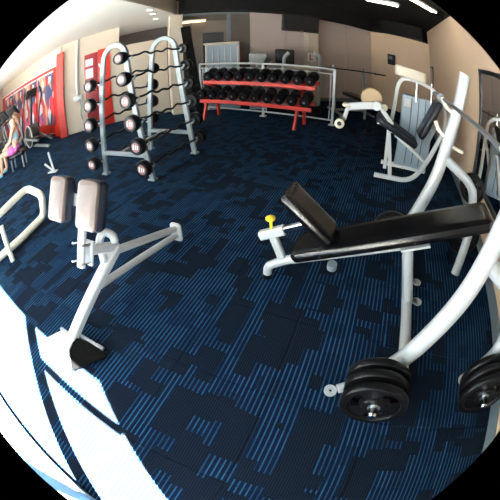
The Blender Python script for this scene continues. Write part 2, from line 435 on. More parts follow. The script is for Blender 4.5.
# ceilings and bulkhead
tX = (-1.5 - WP.x) / WD.x; wo = Vector((-WD.y, WD.x)) * -0.12
xa = wpt(tX) + wo; xb_ = CORNER_F + wo + WD * 0.14; lf = W_LEFT + wo
cb = MB(); cb.prism([tuple(xa), tuple(xb_), (rpt(8.3).x + 0.12, rpt(8.3).y - 0.05), (3.8, 10.2), (-1.5, 11.5)], CH_B, CH_B + 0.1); struct(cb.build('ceiling', 'black_ceiling', smooth=False), 'black painted ceiling')
cw = MB(); cw.prism([tuple(lf), tuple(xa), (-1.5, 11.5), (-11.5, 11.5)], CH_W, CH_W + 0.6); struct(cw.build('ceiling_left', 'white_ceiling', smooth=False), 'low cream ceiling on the window side')
sf = MB(); a0 = CORNER_B + bn * 0.55; b0 = CORNER_B + bd * (BL - 0.1) + bn * 0.55
struct(wall_seg('trim_2', CORNER_B + bn * 0.05, b0, SOF, CH_B, 'black_ceiling', 0.55, side=-1), 'black bulkhead above the panelled back wall')
struct(wall_seg('trim_3', CORNER_R + Vector((-0.02, 0)), CORNER_B + Vector((-0.05, -0.3)), SOF, CH_B, 'black_ceiling', 0.4, side=-1), 'black bulkhead above the short corner wall')

# dark opening in the back wall (glazed office front) -----------------------------------------
def back_item(t0, t1, z0, z1, name, material, off=0.02, thick=0.02, parent=None):
    return wall_seg(name, CORNER_B + bd * t0 + bn * off, CORNER_B + bd * t1 + bn * off, z0, z1, material, thick, parent)
wdw = thing('door_1', 'dark glazed doorway in the back wall left of the panels', None, (*(CORNER_B + bd * 4.7), 0)); struct(wdw)
def bi(t0, t1, z0, z1, name, material, off=0.02, thick=0.02, parent=None):
    o = back_item(t0, t1, z0, z1, name, material, off, thick, parent)
    o.location = -Vector(parent.location) if parent else o.location
    return o
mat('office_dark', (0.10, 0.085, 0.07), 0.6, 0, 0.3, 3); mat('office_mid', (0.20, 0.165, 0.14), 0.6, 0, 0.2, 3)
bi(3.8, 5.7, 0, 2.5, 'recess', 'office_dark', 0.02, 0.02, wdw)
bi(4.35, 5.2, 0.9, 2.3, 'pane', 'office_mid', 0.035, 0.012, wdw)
bi(4.28, 4.36, 0, 2.5, 'door_post', 'grey_trim', 0.07, 0.05, wdw)
bi(4.02, 4.16, 0, 1.55, 'door_leaf', 'dark_red_paint', 0.06, 0.04, wdw)
bi(4.45, 4.95, 0, 1.95, 'door_leaf', 'dark_plastic', 0.06, 0.02, wdw)

# ================================================================== FURNITURE AND MACHINES
# ---------- olympic incline bench
BO = P(270, 277); BAZ = -22
bench = thing('incline_bench', 'black and white incline press bench with tall uprights in the foreground', 'weight bench', BO, BAZ)
m = MB(); m.tube([(-0.02, 0, 0.012), (-0.02, 0, 0.10), (0.10, 0, 0.185), (0.82, 0, 0.495)], 0.032, 14, rad=0.09); fl_ = m.build('main_beam', 'white_steel', bench)
m = MB(); m.lathe([(0, 0), (0.037, 0), (0.037, 0.03), (0.033, 0.034)], (-0.02, 0, 0.0)); m.build('rubber_foot', 'black_rubber', fl_)
m = MB(); m.bar([(0.085, 0, 0.19), (0.005, 0, 0.375)], 0.055, 0.045, up=(0, 1, 0)); m.build('seat_post', 'white_steel', bench)
m = MB(); m.bar([(-0.075, 0, 0.345), (0.085, 0, 0.425)], 0.062, 0.062, up=(0, 0, 1)); sl = m.build('seat_sleeve', 'white_steel', bench)
m = MB(); m.bar([(0.05, 0, 0.407), (0.235, 0, 0.50)], 0.046, 0.046, up=(0, 0, 1)); m.build('sliding_tube', 'chrome', bench)
m = MB(); m.tube([(0.0, 0, 0.40), (-0.01, 0, 0.478)], 0.010, 10); m.lathe([(0, 0), (0.022, 0), (0.032, 0.010), (0.032, 0.022), (0.02, 0.03), (0, 0.032)], (-0.01, 0, 0.474), (-0.1, 0, 1)); m.build('adjuster_knob', 'yellow_plastic', sl)
m = MB(); m.pad((0.235, 0, 0.575), (0.40, 0.25, 0.07), RY(40), r=0.03); sp_ = m.build('seat_pad', 'black_vinyl', bench)
m = MB(); m.box((0.205, 0, 0.535), (0.26, 0.12, 0.012), RY(40)); m.build('pad_plate', 'white_steel', sp_)
ang = -24.6
m = MB(); m.pad((0.735, 0, 0.56), (1.26, 0.28, 0.075), RY(ang), r=0.05); bp_ = m.build('back_pad', 'black_vinyl', bench)
m = MB(); m.box((0.86, -0.05, 0.555), (0.17, 0.15, 0.012), RY(ang)); m.build('pad_plate', 'white_steel', bp_)
m = MB(); m.lathe([(0, 0), (0.03, 0.002), (0.03, 0.05), (0, 0.055)], (0.42, -0.05, 0.24), (0, -0.2, 1), 14); m.build('adjuster_stop', 'grey_trim', bench)
m = MB(); m.tube([(0.83, 0, 0.50), (0.95, 0, 0.10)], 0.033, 12); m.build('pad_strut', 'white_steel', bench)
m = MB(); m.tube([(0.955, -0.56, 0.055), (0.955, 0.56, 0.055)], 0.036, 14); xb = m.build('base_crossbar', 'white_steel', bench)
for yy in (0.05, 0.26):
    m = MB(); m.lathe([(0, 0), (0.035, 0), (0.035, 0.012), (0, 0.012)], (1.035, yy, 0.04), (0, 0, 1), 14); m.box((1.005, yy, 0.046), (0.06, 0.05, 0.012)); m.build('bolt_tab', 'white_steel', xb)
TU = 0.63
up_prof = [(1.20, 1.62), (1.075, 1.00), (1.035, 0.72), (0.965, 0.47), (0.90, 0.27), (0.80, 0.06)]
for sgn in (-1, 1):
    y = TU * sgn
    pts = [(a, y, b) for a, b in up_prof]
    m = MB(); m.tube(pts, 0.047, 16, rad=0.12, ry=0.047); m.tube([(0.86, y, 0.13), (0.80, y, 0.05), (0.62, y + 0.11 * sgn, 0.028)], 0.026, 10, rad=0.05)
    upo = m.build('upright', 'white_steel', bench)
    m = MB(); m.lathe([(0, 0), (0.049, 0), (0.049, 0.008), (0.03, 0.016), (0, 0.016)], (1.199, y, 1.612), (0.2, 0, 1), 16); m.build('end_cap', 'cream_plastic', upo)
    m = MB(); m.lathe([(0.009, 0.0), (0.034, 0), (0.034, 0.012), (0.009, 0.012), (0.009, 0.0)], (0.585, y + 0.125 * sgn, 0.012), (0, 0, 1), 18); m.build('bolt_tab', 'white_steel', upo)
    # bar hooks
    for zz in ((1.30, 1.10) if sgn > 0 else (1.30,)):
        s0 = 1.135 + (zz - 1.3) * 0.2
        m = MB(); m.bar(fillet([(s0, y, zz - 0.06), (s0 - 0.10, y, zz - 0.02), (s0 - 0.135, y, zz + 0.05)], 0.04), 0.03, 0.03, up=(0, 1, 0)); m.build('bar_hook', 'cream_plastic', upo)
    m = MB(); m.tube([(1.08, y, 1.0), (1.22, y, 0.98)], 0.014, 10); m.build('safety_peg', 'cream_plastic', upo)
    # rear brace
    m = MB(); m.tube([(1.06, y, 0.90), (1.37, y, 0.745), (1.45, y, 0.42), (1.42, y - 0.10 * sgn, 0.012)], 0.040, 14, rad=0.1); rb = m.build('rear_brace', 'white_steel', bench)
    # plate pegs (stick outwards)
    for nm, (a, b, l) in dict(front=(0.80, 0.17, 0.30), low=(1.44, 0.28, 0.27), high=(1.40, 0.70, 0.20)).items():
        m = MB(); m.tube([(a, y + 0.03 * sgn, b), (a, y + l * sgn, b)], 0.0235, 14); m.lathe([(0, 0), (0.0235, 0), (0.018, 0.012), (0, 0.014)], (a, y + l * sgn, b), (0, sgn, 0), 14); m.build('plate_peg', 'chrome', upo if nm == 'front' else rb)

def bench_world(x, y, z):
    c, s = math.cos(R(BAZ)), math.sin(R(BAZ)); return Vector((BO.x + c*x - s*y, BO.y + s*x + c*y, z))

# ---------- barbell on the bench
bar = thing('barbell', 'steel barbell resting on the hooks of the incline bench', 'barbell', bench_world(1.015, 0, 1.335), BAZ)
m = MB(); m.tube([(0, -0.93, 0), (0, 0.72, 0)], 0.0145, 12); m.build('shaft', 'dull_steel', bar)
for sg in (-1, 1):
    a, b = (0.72, 0.98) if sg > 0 else (0.93, 1.3)
    m = MB(); m.lathe([(0, 0), (0.036, 0), (0.036, 0.02), (0.025, 0.022), (0.025, b - a), (0, b - a)], (0, a * sg, 0), (0, sg, 0), 16); m.build('sleeve', 'dull_steel', bar)

# ---------- weight plates
def make_plate(rad, th, label, loc, group):
    root = thing('weight_plate', label, 'weight plate', loc, BAZ, group)
    m = MB(); ax = (0, -1, 0); t2 = th / 2
    m.lathe([(rad*0.78, -t2*0.8), (rad*0.80, -t2), (rad*0.97, -t2), (rad, -t2*0.7), (rad, t2*0.7), (rad*0.97, t2), (rad*0.80, t2), (rad*0.78, t2*0.8), (rad*0.78, -t2*0.8)], (0, 0, 0), ax, 40)
    m.build('rim', 'black_iron', root)
    m = MB(); m.lathe([(0.026, -t2), (rad*0.36, -t2), (rad*0.40, -t2*0.5), (rad*0.40, t2*0.5), (rad*0.36, t2), (0.026, t2), (0.026, -t2)], (0, 0, 0), ax, 32); m.build('hub', 'black_iron', root)
    # web with three grip openings
    m = MB(); q = Vector((0, 0, 1)).rotation_difference(Vector(ax)); N_ = 36
    for i in range(N_):
        f = (i / N_ * 3) % 1.0
        hole = 0.12 < f < 0.60
        spans = [(0.38, 0.46), (0.72, 0.80)] if hole else [(0.38, 0.80)]
        a0, a1 = 2*math.pi*i/N_, 2*math.pi*(i+1)/N_
        for r0, r1 in spans:
            vv = []
            for z in (-t2*0.45, t2*0.45):
                for rr, aa in ((r0, a0), (r1, a0), (r1, a1), (r0, a1)):
                    vv.append(m.bm.verts.new(q @ Vector((rr*rad*math.cos(aa), rr*rad*math.sin(aa), z))))
            for f_ in ((3, 2, 1, 0), (4, 5, 6, 7), (0, 1, 5, 4), (1, 2, 6, 5), (2, 3, 7, 6), (3, 0, 4, 7)): m.bm.faces.new([vv[t] for t in f_])
    m.build('web', 'black_iron', root, smooth=False)
    m = MB(); m.lathe([(0.0245, -t2*1.05), (0.033, -t2*1.05), (0.033, t2*1.05), (0.0245, t2*1.05), (0.0245, -t2*1.05)], (0, 0, 0), ax, 24); m.build('sleeve_insert', 'dull_steel', root)
    return root
grp = 'plates stored on the incline bench'
PR = 0.165
for k_, (yy, r_, nm) in enumerate(((-0.73, PR, 'rear plate of the stack on the near front peg of the incline bench'), (-0.795, PR, 'middle plate of the stack on the near front peg of the incline bench'), (-0.87, PR * 1.02, 'foremost black plate with grip holes on the near front peg of the incline bench'))):
    make_plate(r_, 0.042, nm, bench_world(0.80, yy, 0.172), grp)
for yy, nm in ((-0.70, 'inner plate on the low peg at the right edge of the picture'), (-0.76, 'middle plate on the low peg at the right edge of the picture'), (-0.825, 'outer plate on the low peg at the right edge of the picture')):
    make_plate(0.175, 0.04, nm, bench_world(1.44, yy, 0.28), grp)
make_plate(0.15, 0.04, 'black plate on the far front peg peeking over the bench pad', bench_world(0.80, 0.74, 0.172), grp)
make_plate(0.12, 0.035, 'inner small plate on the high far peg behind the bench head', bench_world(1.40, 0.69, 0.70), grp)
make_plate(0.12, 0.035, 'outer small plate on the high far peg behind the bench head', bench_world(1.40, 0.745, 0.70), grp)
make_plate(0.165, 0.04, 'black plate on the low far peg under the bench head', bench_world(1.44, 0.71, 0.28), grp)

# ---------- back extension bench
HF = P(72, 347); HAZ = 66.5
hyp = thing('back_extension_bench', 'white back extension bench with two brown pads and a foot plate', 'weight bench', HF, HAZ)
m = MB(); m.bar([(0.0, 0, 0.03), (0.62, 0, 0.355)], 0.06, 0.075, up=(0, 1, 0)); m.build('inclined_beam', 'white_steel', hyp)
m = MB(); m.tube([(0.40, 0, 0.20), (1.24, 0, 0.062)], 0.026, 12); m.build('lower_brace', 'white_steel', hyp)
m = MB(); m.tube([(0.58, 0, 0.345), (1.24, 0, 0.125)], 0.028, 12); m.build('upper_brace', 'white_steel', hyp)
m = MB(); m.pad((1.26, 0, 0.088), (0.175, 0.11, 0.022), Matrix.Rotation(R(90), 3, 'Y'), r=0.035); m.build('rear_foot', 'white_steel', hyp)
m = MB(); m.bar([(0.62, 0, 0.36), (0.37, 0, 0.495)], 0.06, 0.06, up=(0, 1, 0)); m.build('pad_arm', 'white_steel', hyp)
m = MB(); m.bar([(0.315, 0, 0.41), (0.50, 0, 0.80)], 0.03, 0.055, up=(0, 1, 0)); post = m.build('pad_post', 'white_steel', hyp)
pd = (Vector((0.50, 0, 0.80)) - Vector((0.315, 0, 0.41))).normalized(); tilt = math.degrees(math.atan2(pd.x, pd.z))
for d_ in (0.03, 0.14):
    c = Vector((0.315, 0, 0.41)) + pd * d_
    m = MB(); m.tube([(c.x - 0.035, 0.04, c.z + 0.02), (c.x + 0.05, 0.04, c.z - 0.02), (c.x + 0.05, -0.04, c.z - 0.02), (c.x - 0.035, -0.04, c.z + 0.02)], 0.007, 8, rad=0.02); m.build('clamp_bolt', 'chrome', post)
m = MB(); m.box(Vector((0.315, 0, 0.41)) + pd * 0.085 + Vector((0.045, 0, -0.02)), (0.014, 0.10, 0.15), RY(tilt)); m.build('clamp_plate', 'white_steel', post)
pc = Vector((0.455, 0, 0.775))
m = MB(); m.box(pc + Vector((0.02, 0, -0.01)), (0.02, 0.30, 0.07), RY(tilt)); m.build('pad_bracket', 'white_steel', hyp)
for sy in (-1, 1):
    nrm = Vector((-pd.z, 0, pd.x))
    m = MB(); m.pad(pc + nrm * 0.03 + Vector((0, 0.145 * sy, 0)), (0.27, 0.175, 0.075), RY(tilt - 90), r=0.03); tp_ = m.build('thigh_pad', 'navy_vinyl', hyp)
    m = MB(); m.pad(pc + nrm * 0.072 + Vector((0, 0.145 * sy, 0)), (0.262, 0.166, 0.03), RY(tilt - 90), r=0.03, crown=0.006); m.build('pad_face', 'brown_vinyl', tp_)
    
m = MB(); m.tube([(0.50, 0.01, 0.32), (0.51, 0.01, 0.475), (0.55, -0.01, 0.525), (0.59, -0.04, 0.475), (0.59, -0.04, 0.43)], 0.026, 12, rad=0.05); m.build('ankle_hook', 'white_steel', hyp)
fpz = 0.03
m = MB(); m.prism([(0.05, -0.02), (0.04, 0.12), (-0.09, 0.19), (-0.17, 0.10), (-0.15, -0.17), (-0.05, -0.06)], 0, 0.012, Matrix.Translation((0, 0.0, 0.05)) @ Matrix.Rotation(R(-4), 4, 'X')); m.build('foot_plate', 'white_steel', hyp)  # sunlit half of the one tread plate, glare painted white; other half stays black
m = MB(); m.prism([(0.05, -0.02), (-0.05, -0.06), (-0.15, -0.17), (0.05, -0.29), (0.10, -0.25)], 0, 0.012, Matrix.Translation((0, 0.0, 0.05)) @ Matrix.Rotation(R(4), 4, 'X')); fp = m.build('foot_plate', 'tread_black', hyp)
m = MB(); m.box((0.085, -0.14, 0.035), (0.022, 0.22, 0.05)); m.box((0.05, 0.07, 0.035), (0.022, 0.14, 0.05)); m.build('plate_lip', 'dull_steel', hyp, bevel=0.003)
m = MB(); m.box((0.0, 0, 0.02), (0.22, 0.08, 0.036)); m.build('base_foot', 'black_rubber', hyp, bevel=0.006)

# ---------- barbell rack
nl = P(107, 174); nr = P(153, 180); mid = (nl + nr) / 2; RAZ = -22.1; LONG = 1.005
rack = thing('barbell_rack', 'silver A-frame rack holding curl barbells on two sides', 'weight rack', mid, RAZ)
def aframe(y):
    pts = [(-0.40, y, 0.012), (-0.20, y, 1.55)]
    for j in range(1, 10):
        t = math.pi - math.pi * j / 10; pts.append((0.20 * math.cos(t), y, 1.555 + 0.205 * math.sin(t)))
    pts += [(0.20, y, 1.55), (0.40, y, 0.012)]
    m = MB(); m.bar(pts, 0.075, 0.045, up=(0, 1, 0)); f = m.build('end_frame', 'silver_steel', rack)
    m = MB(); m.bar([(-0.36, y, 0.31), (0.36, y, 0.31)], 0.05, 0.06, up=(0, 1, 0)); m.build('frame_crossbar', 'silver_steel', f)
    for s_ in (-1, 1):
        m = MB(); m.box((0.40 * s_, y, 0.012), (0.10, 0.09, 0.024)); m.build('foot', 'silver_steel', f, bevel=0.004)
    return f
aframe(0.0); aframe(LONG)
m = MB(); m.bar([(-0.05, 0.0, 0.31), (-0.05, LONG, 0.31)], 0.05, 0.06); m.build('base_spine', 'silver_steel', rack)
levels = [1.55, 1.28, 1.015, 0.75, 0.48, 0.215]
def leg_x(z): return 0.40 - 0.20 * z / 1.55
for z in levels:
    for s_ in (-1, 1):
        for y in (0.0, LONG):
            m = MB(); m.bar([(s_ * leg_x(z), y, z - 0.05), (s_ * (leg_x(z) + 0.075), y, z - 0.028), (s_ * (leg_x(z) + 0.092), y, z + 0.012)], 0.028, 0.012, up=(0, 1, 0)); m.build('bar_cradle', 'silver_steel', rack)
def make_barbell(hr, label):
    b = thing('curl_barbell', label, 'barbell', (0, 0, 0), RAZ, 'curl barbells on the rack')
    y0, y1 = -0.10, LONG + 0.06
    pts = [(0, y0, 0), (0, 0.16, 0), (0, 0.28, 0.035), (0, 0.38, -0.02), (0, 0.50, 0.015), (0, 0.62, -0.02), (0, 0.72, 0.035), (0, 0.84, 0), (0, y1, 0)]
    m = MB(); m.tube(fillet(pts, 0.05, 3), 0.0145, 8); m.build('shaft', 'black_iron', b)
    for sg, yy in ((-1, y0), (1, y1)):
        m = MB(); m.lathe([(0, 0), (0.03, 0), (0.03, 0.012), (hr*0.9, 0.014), (hr, 0.03), (hr, 0.095), (hr*0.9, 0.112), (hr*0.72, 0.112), (hr*0.70, 0.106), (0, 0.106)], (0, yy, 0), (0, sg, 0), 22); h_ = m.build('head', 'black_rubber', b)
        m = MB(); m.lathe([(0, 0), (hr*0.60, 0), (hr*0.60, 0.004), (hr * 0.28, 0.006), (hr*0.24, 0.003), (0, 0.003)], (0, yy + sg * 0.106, 0), (0, sg, 0), 20); m.build('badge', 'badge_pink' if sg < 0 else 'dull_steel', h_)
        if sg < 0:
            m = MB(); yb = yy - 0.1115
            m.box((-hr * 0.30, yb, hr * 0.06), (hr * 0.14, 0.003, hr * 0.62), RY(12)); m.box((hr * 0.02, yb, hr * 0.02), (hr * 0.13, 0.003, hr * 0.55), RY(12)); m.box((hr * 0.32, yb, 0), (hr * 0.12, 0.003, hr * 0.45), RY(12))
            m.build('badge_mark', 'paper', h_, smooth=False)
        m = MB(); m.lathe([(0.015, 0), (0.026, 0), (0.026, 0.02), (0.015, 0.02)], (0, yy - sg * 0.03, 0), (0, sg, 0), 12); m.build('collar', 'dull_steel', b)
    return b
def rack_world(x, y, z):
    c, s = math.cos(R(RAZ)), math.sin(R(RAZ)); return Vector((mid.x + c*x - s*y, mid.y + s*x + c*y, z))
ordn = ['topmost', 'second from the top', 'third from the top', 'fourth from the top', 'fifth from the top', 'lowest']
protoB = {}
for i, z in enumerate(levels):
    for s_ in (1, -1):
        if s_ < 0 and i == 0: continue
        hr = 0.083 + 0.005 * min(i, 3)
        lab = 'curl barbell on the rack side facing the %s, %s' % ('open floor' if s_ > 0 else 'red door', ordn[i])
        key = round(hr, 4)
        if key not in protoB: b = protoB[key] = make_barbell(hr, lab)
        else: b = dup(protoB[key], label=lab)
        b.location = rack_world(s_ * (leg_x(z) + 0.058), 0, z)

# ---------- dumbbell rack
DA = P(202, 119.5); DAZ = -27.85
drack = thing('dumbbell_rack', 'red two-tier dumbbell rack', 'weight rack', DA, DAZ)
DL0, DL1 = -0.05, 2.30
for nm, z, yy in (('lower_shelf', 0.40, -0.02), ('upper_shelf', 0.76, 0.20)):
    sh = None
    for k_, dy in enumerate((0.0, 0.22)):
        m = MB(); m.bar([(DL0, yy + dy, z + dy * 0.32), (DL1, yy + dy, z + dy * 0.32)], 0.05, 0.075, up=(0, 0, 1))
        o = m.build(nm + '_rail', 'red_paint', drack)
for xx in (0.10, 2.02):
    for y0_, y1_ in ((-0.06, 0.10), (0.50, 0.36)):
        m = MB(); m.bar([(xx, y0_, 0.01), (xx, y1_, 0.45 if y0_ < 0.1 else 0.86)], 0.05, 0.08, up=(0, 1, 0)); m.build('leg', 'red_paint', drack)
    m = MB(); m.bar([(xx, 0.02, 0.36), (xx, 0.40, 0.86)], 0.05, 0.06, up=(1, 0, 0)); m.build('side_brace', 'red_paint', drack)
    m = MB(); m.bar([(xx, -0.02, 0.37), (xx, 0.46, 0.37)], 0.05, 0.05, up=(0, 0, 1)); m.build('side_brace', 'red_paint', drack)
    m = MB(); m.bar([(xx, 0.16, 0.72), (xx, 0.46, 0.80)], 0.05, 0.05, up=(0, 0, 1)); m.build('side_brace', 'red_paint', drack)
def make_dumbbell(label):
    d = thing('dumbbell', label, 'dumbbell', (0, 0, 0), DAZ, 'round black dumbbells on the red rack')
    d.rotation_euler = (R(0), 0, R(DAZ))
    tl = 0.32
    for sg in (-1, 1):
        yy = sg * 0.055; hr = 0.099
        ax = Vector((0, sg, sg * tl)).normalized()
        m = MB(); m.lathe([(0, 0), (hr*0.86, 0), (hr, 0.014), (hr, 0.085), (hr*0.88, 0.105), (hr*0.55, 0.108), (0, 0.108)], ax * 0.055, ax, 22); h_ = m.build('head', 'black_rubber', d)
        m = MB(); m.lathe([(0, 0), (hr*0.22, 0), (hr*0.20, 0.005), (0, 0.006)], ax * 0.163, ax, 14); m.build('end_bolt', 'dull_steel', h_)
    ax = Vector((0, 1, tl)).normalized()
    m = MB(); m.tube([ax * -0.06, ax * 0.06], 0.016, 10); m.build('handle', 'dull_steel', d)
    return d
def drack_world(x, y, z):
    c, s = math.cos(R(DAZ)), math.sin(R(DAZ)); return Vector((DA.x + c*x - s*y, DA.y + s*x + c*y, z))
nth = ['first', 'second', 'third', 'fourth', 'fifth', 'sixth', 'seventh', 'eighth', 'ninth', 'tenth']
pd_ = None
for tier, z, yy in (('upper', 0.76, 0.20), ('lower', 0.40, -0.02)):
    for i in range(10):
        lab = '%s black dumbbell from the left on the %s tier of the red rack' % (nth[i], tier)
        if pd_ is None: d = pd_ = make_dumbbell(lab)
        else: d = dup(pd_, label=lab)
        x = (0.065 if tier == 'upper' else 0.05) + i * 0.2365
        d.location = drack_world(x, yy + 0.11, z + 0.035 + 0.134)

# ---------- white railing with glass behind the dumbbell rack
rl = thing('glass_railing', 'white steel railing with glass panels behind the dumbbell rack', 'railing', drack_world(0, 0.75, 0), DAZ)
G0, G1 = -0.52, 2.50
for z in (1.13, 1.03, 0.10):
    m = MB(); m.tube([(G0, 0, z), (G1, 0, z)], 0.022 if z > 1.1 else 0.016, 10); m.build('rail', 'white_steel', rl)
for xx in (G0, 1.03, G1):
    m = MB(); m.bar([(xx, 0, 0.0), (xx, 0, 1.13)], 0.05, 0.035, up=(0, 1, 0)); po = m.build('post', 'white_steel', rl)
    m = MB(); m.box((xx, 0, 0.01), (0.12, 0.10, 0.02)); m.build('base_plate', 'white_steel', po)
    m = MB(); m.bar([(xx + (0.07 if xx < 2 else -0.07), 0, 0.1), (xx + (0.07 if xx < 2 else -0.07), 0, 1.03)], 0.02, 0.02, up=(0, 1, 0)); m.build('panel_stile', 'white_steel', rl)
for a, b in ((G0 + 0.09, 0.99), (1.12, G1 - 0.09)):
    m = MB(); m.box(((a + b) / 2, 0, 0.57), (b - a, 0.008, 0.90)); m.build('glass_panel', 'glass', rl)

# ---------- leg extension machine
LO = P(376, 177); LAZ = -22
leg = thing('leg_extension_machine', 'white leg extension machine with dark seat and weight stack', 'exercise machine', LO, LAZ)
m = MB(); m.bar(fillet([(-0.03, 0, 0.03), (0.44, 0, 0.03), (0.60, 0, 0.32), (0.76, 0, 0.78)], 0.16, 6), 0.05, 0.06, up=(0, 1, 0)); m.build('base_rail', 'bright_white', leg)
m = MB(); m.bar(fillet([(0.05, 0.56, 0.03), (0.50, 0.56, 0.03), (0.62, 0.56, 0.32), (0.78, 0.56, 0.78)], 0.16, 6), 0.05, 0.06, up=(0, 1, 0)); m.build('base_rail', 'bright_white', leg)
m = MB(); m.bar([(0.17, 0.0, 0.04), (0.07, 0.0, 0.60)], 0.045, 0.045, up=(0, 1, 0)); m.build('seat_leg', 'bright_white', leg)
m = MB(); m.bar([(0.10, 0.30, 0.04), (0.07, 0.16, 0.60)], 0.045, 0.045, up=(0, 1, 0)); m.build('seat_leg', 'bright_white', leg)
m = MB(); m.bar([(0.10, 0.0, 0.20), (0.60, 0.0, 0.20)], 0.035, 0.04, up=(0, 1, 0)); m.build('stretcher', 'bright_white', leg)
m = MB(); m.bar([(0.15, 0.02, 0.58), (0.62, 0.02, 0.30)], 0.035, 0.04, up=(0, 1, 0)); m.build('seat_rail', 'bright_white', leg)
m = MB(); m.bar([(0.17, 0.0, 0.03), (0.17, 0.56, 0.03)], 0.045, 0.045); m.build('stretcher', 'bright_white', leg)
m = MB(); m.pad((0.175, 0.17, 0.62), (0.60, 0.40, 0.09), RY(25), r=0.05); st_ = m.build('seat_pad', 'navy_vinyl', leg)
for a, b in ((-0.07, 0.685), (0.10, 0.605)):
    m = MB(); m.lathe([(0, 0), (0.016, 0), (0.014, 0.008), (0, 0.01)], (a, -0.03, b), (0, -1, 0), 12); m.build('bolt', 'chrome', st_)
m = MB(); m.pad((0.59, 0.17, 0.88), (0.60, 0.36, 0.08), RY(-68), r=0.05); m.build('backrest', 'navy_vinyl', leg)
m = MB(); m.lathe([(0, 0), (0.045, 0), (0.045, 0.05), (0.02, 0.055), (0, 0.055)], (-0.02, 0.12, 0.88), (0, -1, 0), 16); m.build('side_grip', 'cream_plastic', leg)
arch = [(0.10, 0.40, 0.62), (0.15, 0.40, 1.20), (0.22, 0.40, 1.32), (0.45, 0.40, 1.325), (0.68, 0.40, 1.27), (0.82, 0.40, 1.15), (0.86, 0.40, 0.9), (0.86, 0.40, 0.03)]
m = MB(); m.bar(fillet(arch, 0.08), 0.05, 0.06, up=(0, 1, 0)); m.build('arch_frame', 'bright_white', leg)
m = MB(); m.pad((0.33, 0.45, 1.415), (0.44, 0.26, 0.16), RY(2), r=0.08); m.build('top_cover', 'cream_plastic', leg)
m = MB(); m.pad((0.46, 0.50, 0.56), (0.46, 0.16, 1.06), None, r=0.02); shd = m.build('stack_shroud', 'blue_grey_panel', leg)
m = MB(); m.box((0.30, 0.415, 0.98), (0.09, 0.006, 0.12)); m.build('instruction_label', 'paper', shd)
for xx in (0.36, 0.46, 0.56):
    m = MB(); m.box((xx, 0.416, 0.6), (0.012, 0.008, 0.96)); m.build('rib', 'grey_trim', shd)
for xx in (0.42, 0.64):
    m = MB(); m.tube([(xx, 0.43, 1.02), (xx, 0.43, 1.36)], 0.012, 8); m.build('guide_rod', 'chrome', leg)
m = MB(); m.lathe([(0, 0), (0.06, 0), (0.06, 0.05), (0.05, 0.06), (0, 0.06)], (-0.11, 0.03, 0.90), (0, -1, 0), 20); m.build('pivot_hub', 'bright_white', leg)
m = MB(); m.bar([(-0.08, 0.05, 0.90), (0.10, 0.05, 0.70)], 0.05, 0.10, up=(0, 1, 0)); m.build('pivot_bracket', 'bright_white', leg)
m = MB(); m.lathe([(0, 0), (0.125, 0), (0.135, 0.01), (0.135, 0.045), (0.125, 0.055), (0, 0.055)], (-0.18, 0.17, 0.965), (0, -1, 0), 28); m.build('cam_disc', 'tan_plastic', leg)
m = MB(); m.bar([(-0.11, 0.08, 0.895), (-0.45, 0.08, 0.82)], 0.09, 0.05, up=(0, 1, 0)); arm = m.build('lever_arm', 'bright_white', leg)
m = MB(); m.pad((-0.47, 0.10, 0.83), (0.12, 0.12, 0.05), RY(8), r=0.03); m.build('arm_cap', 'cream_plastic', arm)
m = MB(); m.bar([(-0.45, 0.08, 0.84), (-0.50, 0.08, 0.62)], 0.05, 0.06, up=(0, 1, 0)); m.build('roller_bracket', 'bright_white', arm)
m = MB(); m.tube([(-0.52, 0.22, 0.64), (-0.52, -0.16, 0.64)], 0.052, 18); ro_ = m.build('foot_roller', 'black_vinyl', leg)
m = MB(); m.lathe([(0.028, 0), (0.058, 0), (0.058, 0.018), (0.05, 0.024), (0.028, 0.024), (0.028, 0)], (-0.52, -0.15, 0.64), (0, -1, 0), 20); m.build('roller_ring', 'cream_plastic', ro_)

# ---------- barbell bench far right behind the leg machine
fb = thing('flat_bench', 'far press bench with a barbell by the corner wall', 'weight bench', (2.55, 7.6, 0), 10)
m = MB(); m.pad((-0.15, -0.35, 0.45), (0.28, 1.1, 0.08), None, r=0.04); m.build('pad', 'black_vinyl', fb)
for xx in (-0.55, 0.25):
    m = MB(); m.tube([(xx, 0.0, 0.02), (xx + 0.04, 0.25, 1.15)], 0.035, 12); m.build('upright', 'silver_steel', fb)
    m = MB(); m.bar([(xx, -0.5, 0.03), (xx, 0.4, 0.03)], 0.05, 0.05); m.build('foot', 'silver_steel', fb)
m = MB(); m.bar([(-0.55, 0.0, 0.06), (0.25, 0, 0.06)], 0.05, 0.05); m.build('crossbar', 'silver_steel', fb)
m = MB(); m.bar([(-0.15, -0.75, 0.02), (-0.15, -0.75, 0.42)], 0.05, 0.05, up=(0, 1, 0)); m.build('leg', 'silver_steel', fb)
m = MB(); m.bar([(-0.15, -0.75, 0.40), (-0.15, 0.0, 0.40)], 0.05, 0.05); m.build('seat_rail', 'silver_steel', fb)
fbar = thing('barbell', 'black barbell on the uprights of the far press bench', 'barbell', (2.55, 7.6, 0), 10)
m = MB(); m.tube([(-0.95, 0.18, 1.07), (0.95, 0.18, 1.07)], 0.018, 10); m.build('shaft', 'black_iron', fbar)
for sg in (-1, 1):
    m = MB(); m.lathe([(0, 0), (0.03, 0), (0.03, 0.02), (0.022, 0.022), (0.022, 0.3), (0, 0.3)], (0.62 * sg, 0.18, 1.07), (sg, 0, 0), 12); m.build('sleeve', 'black_iron', fbar)

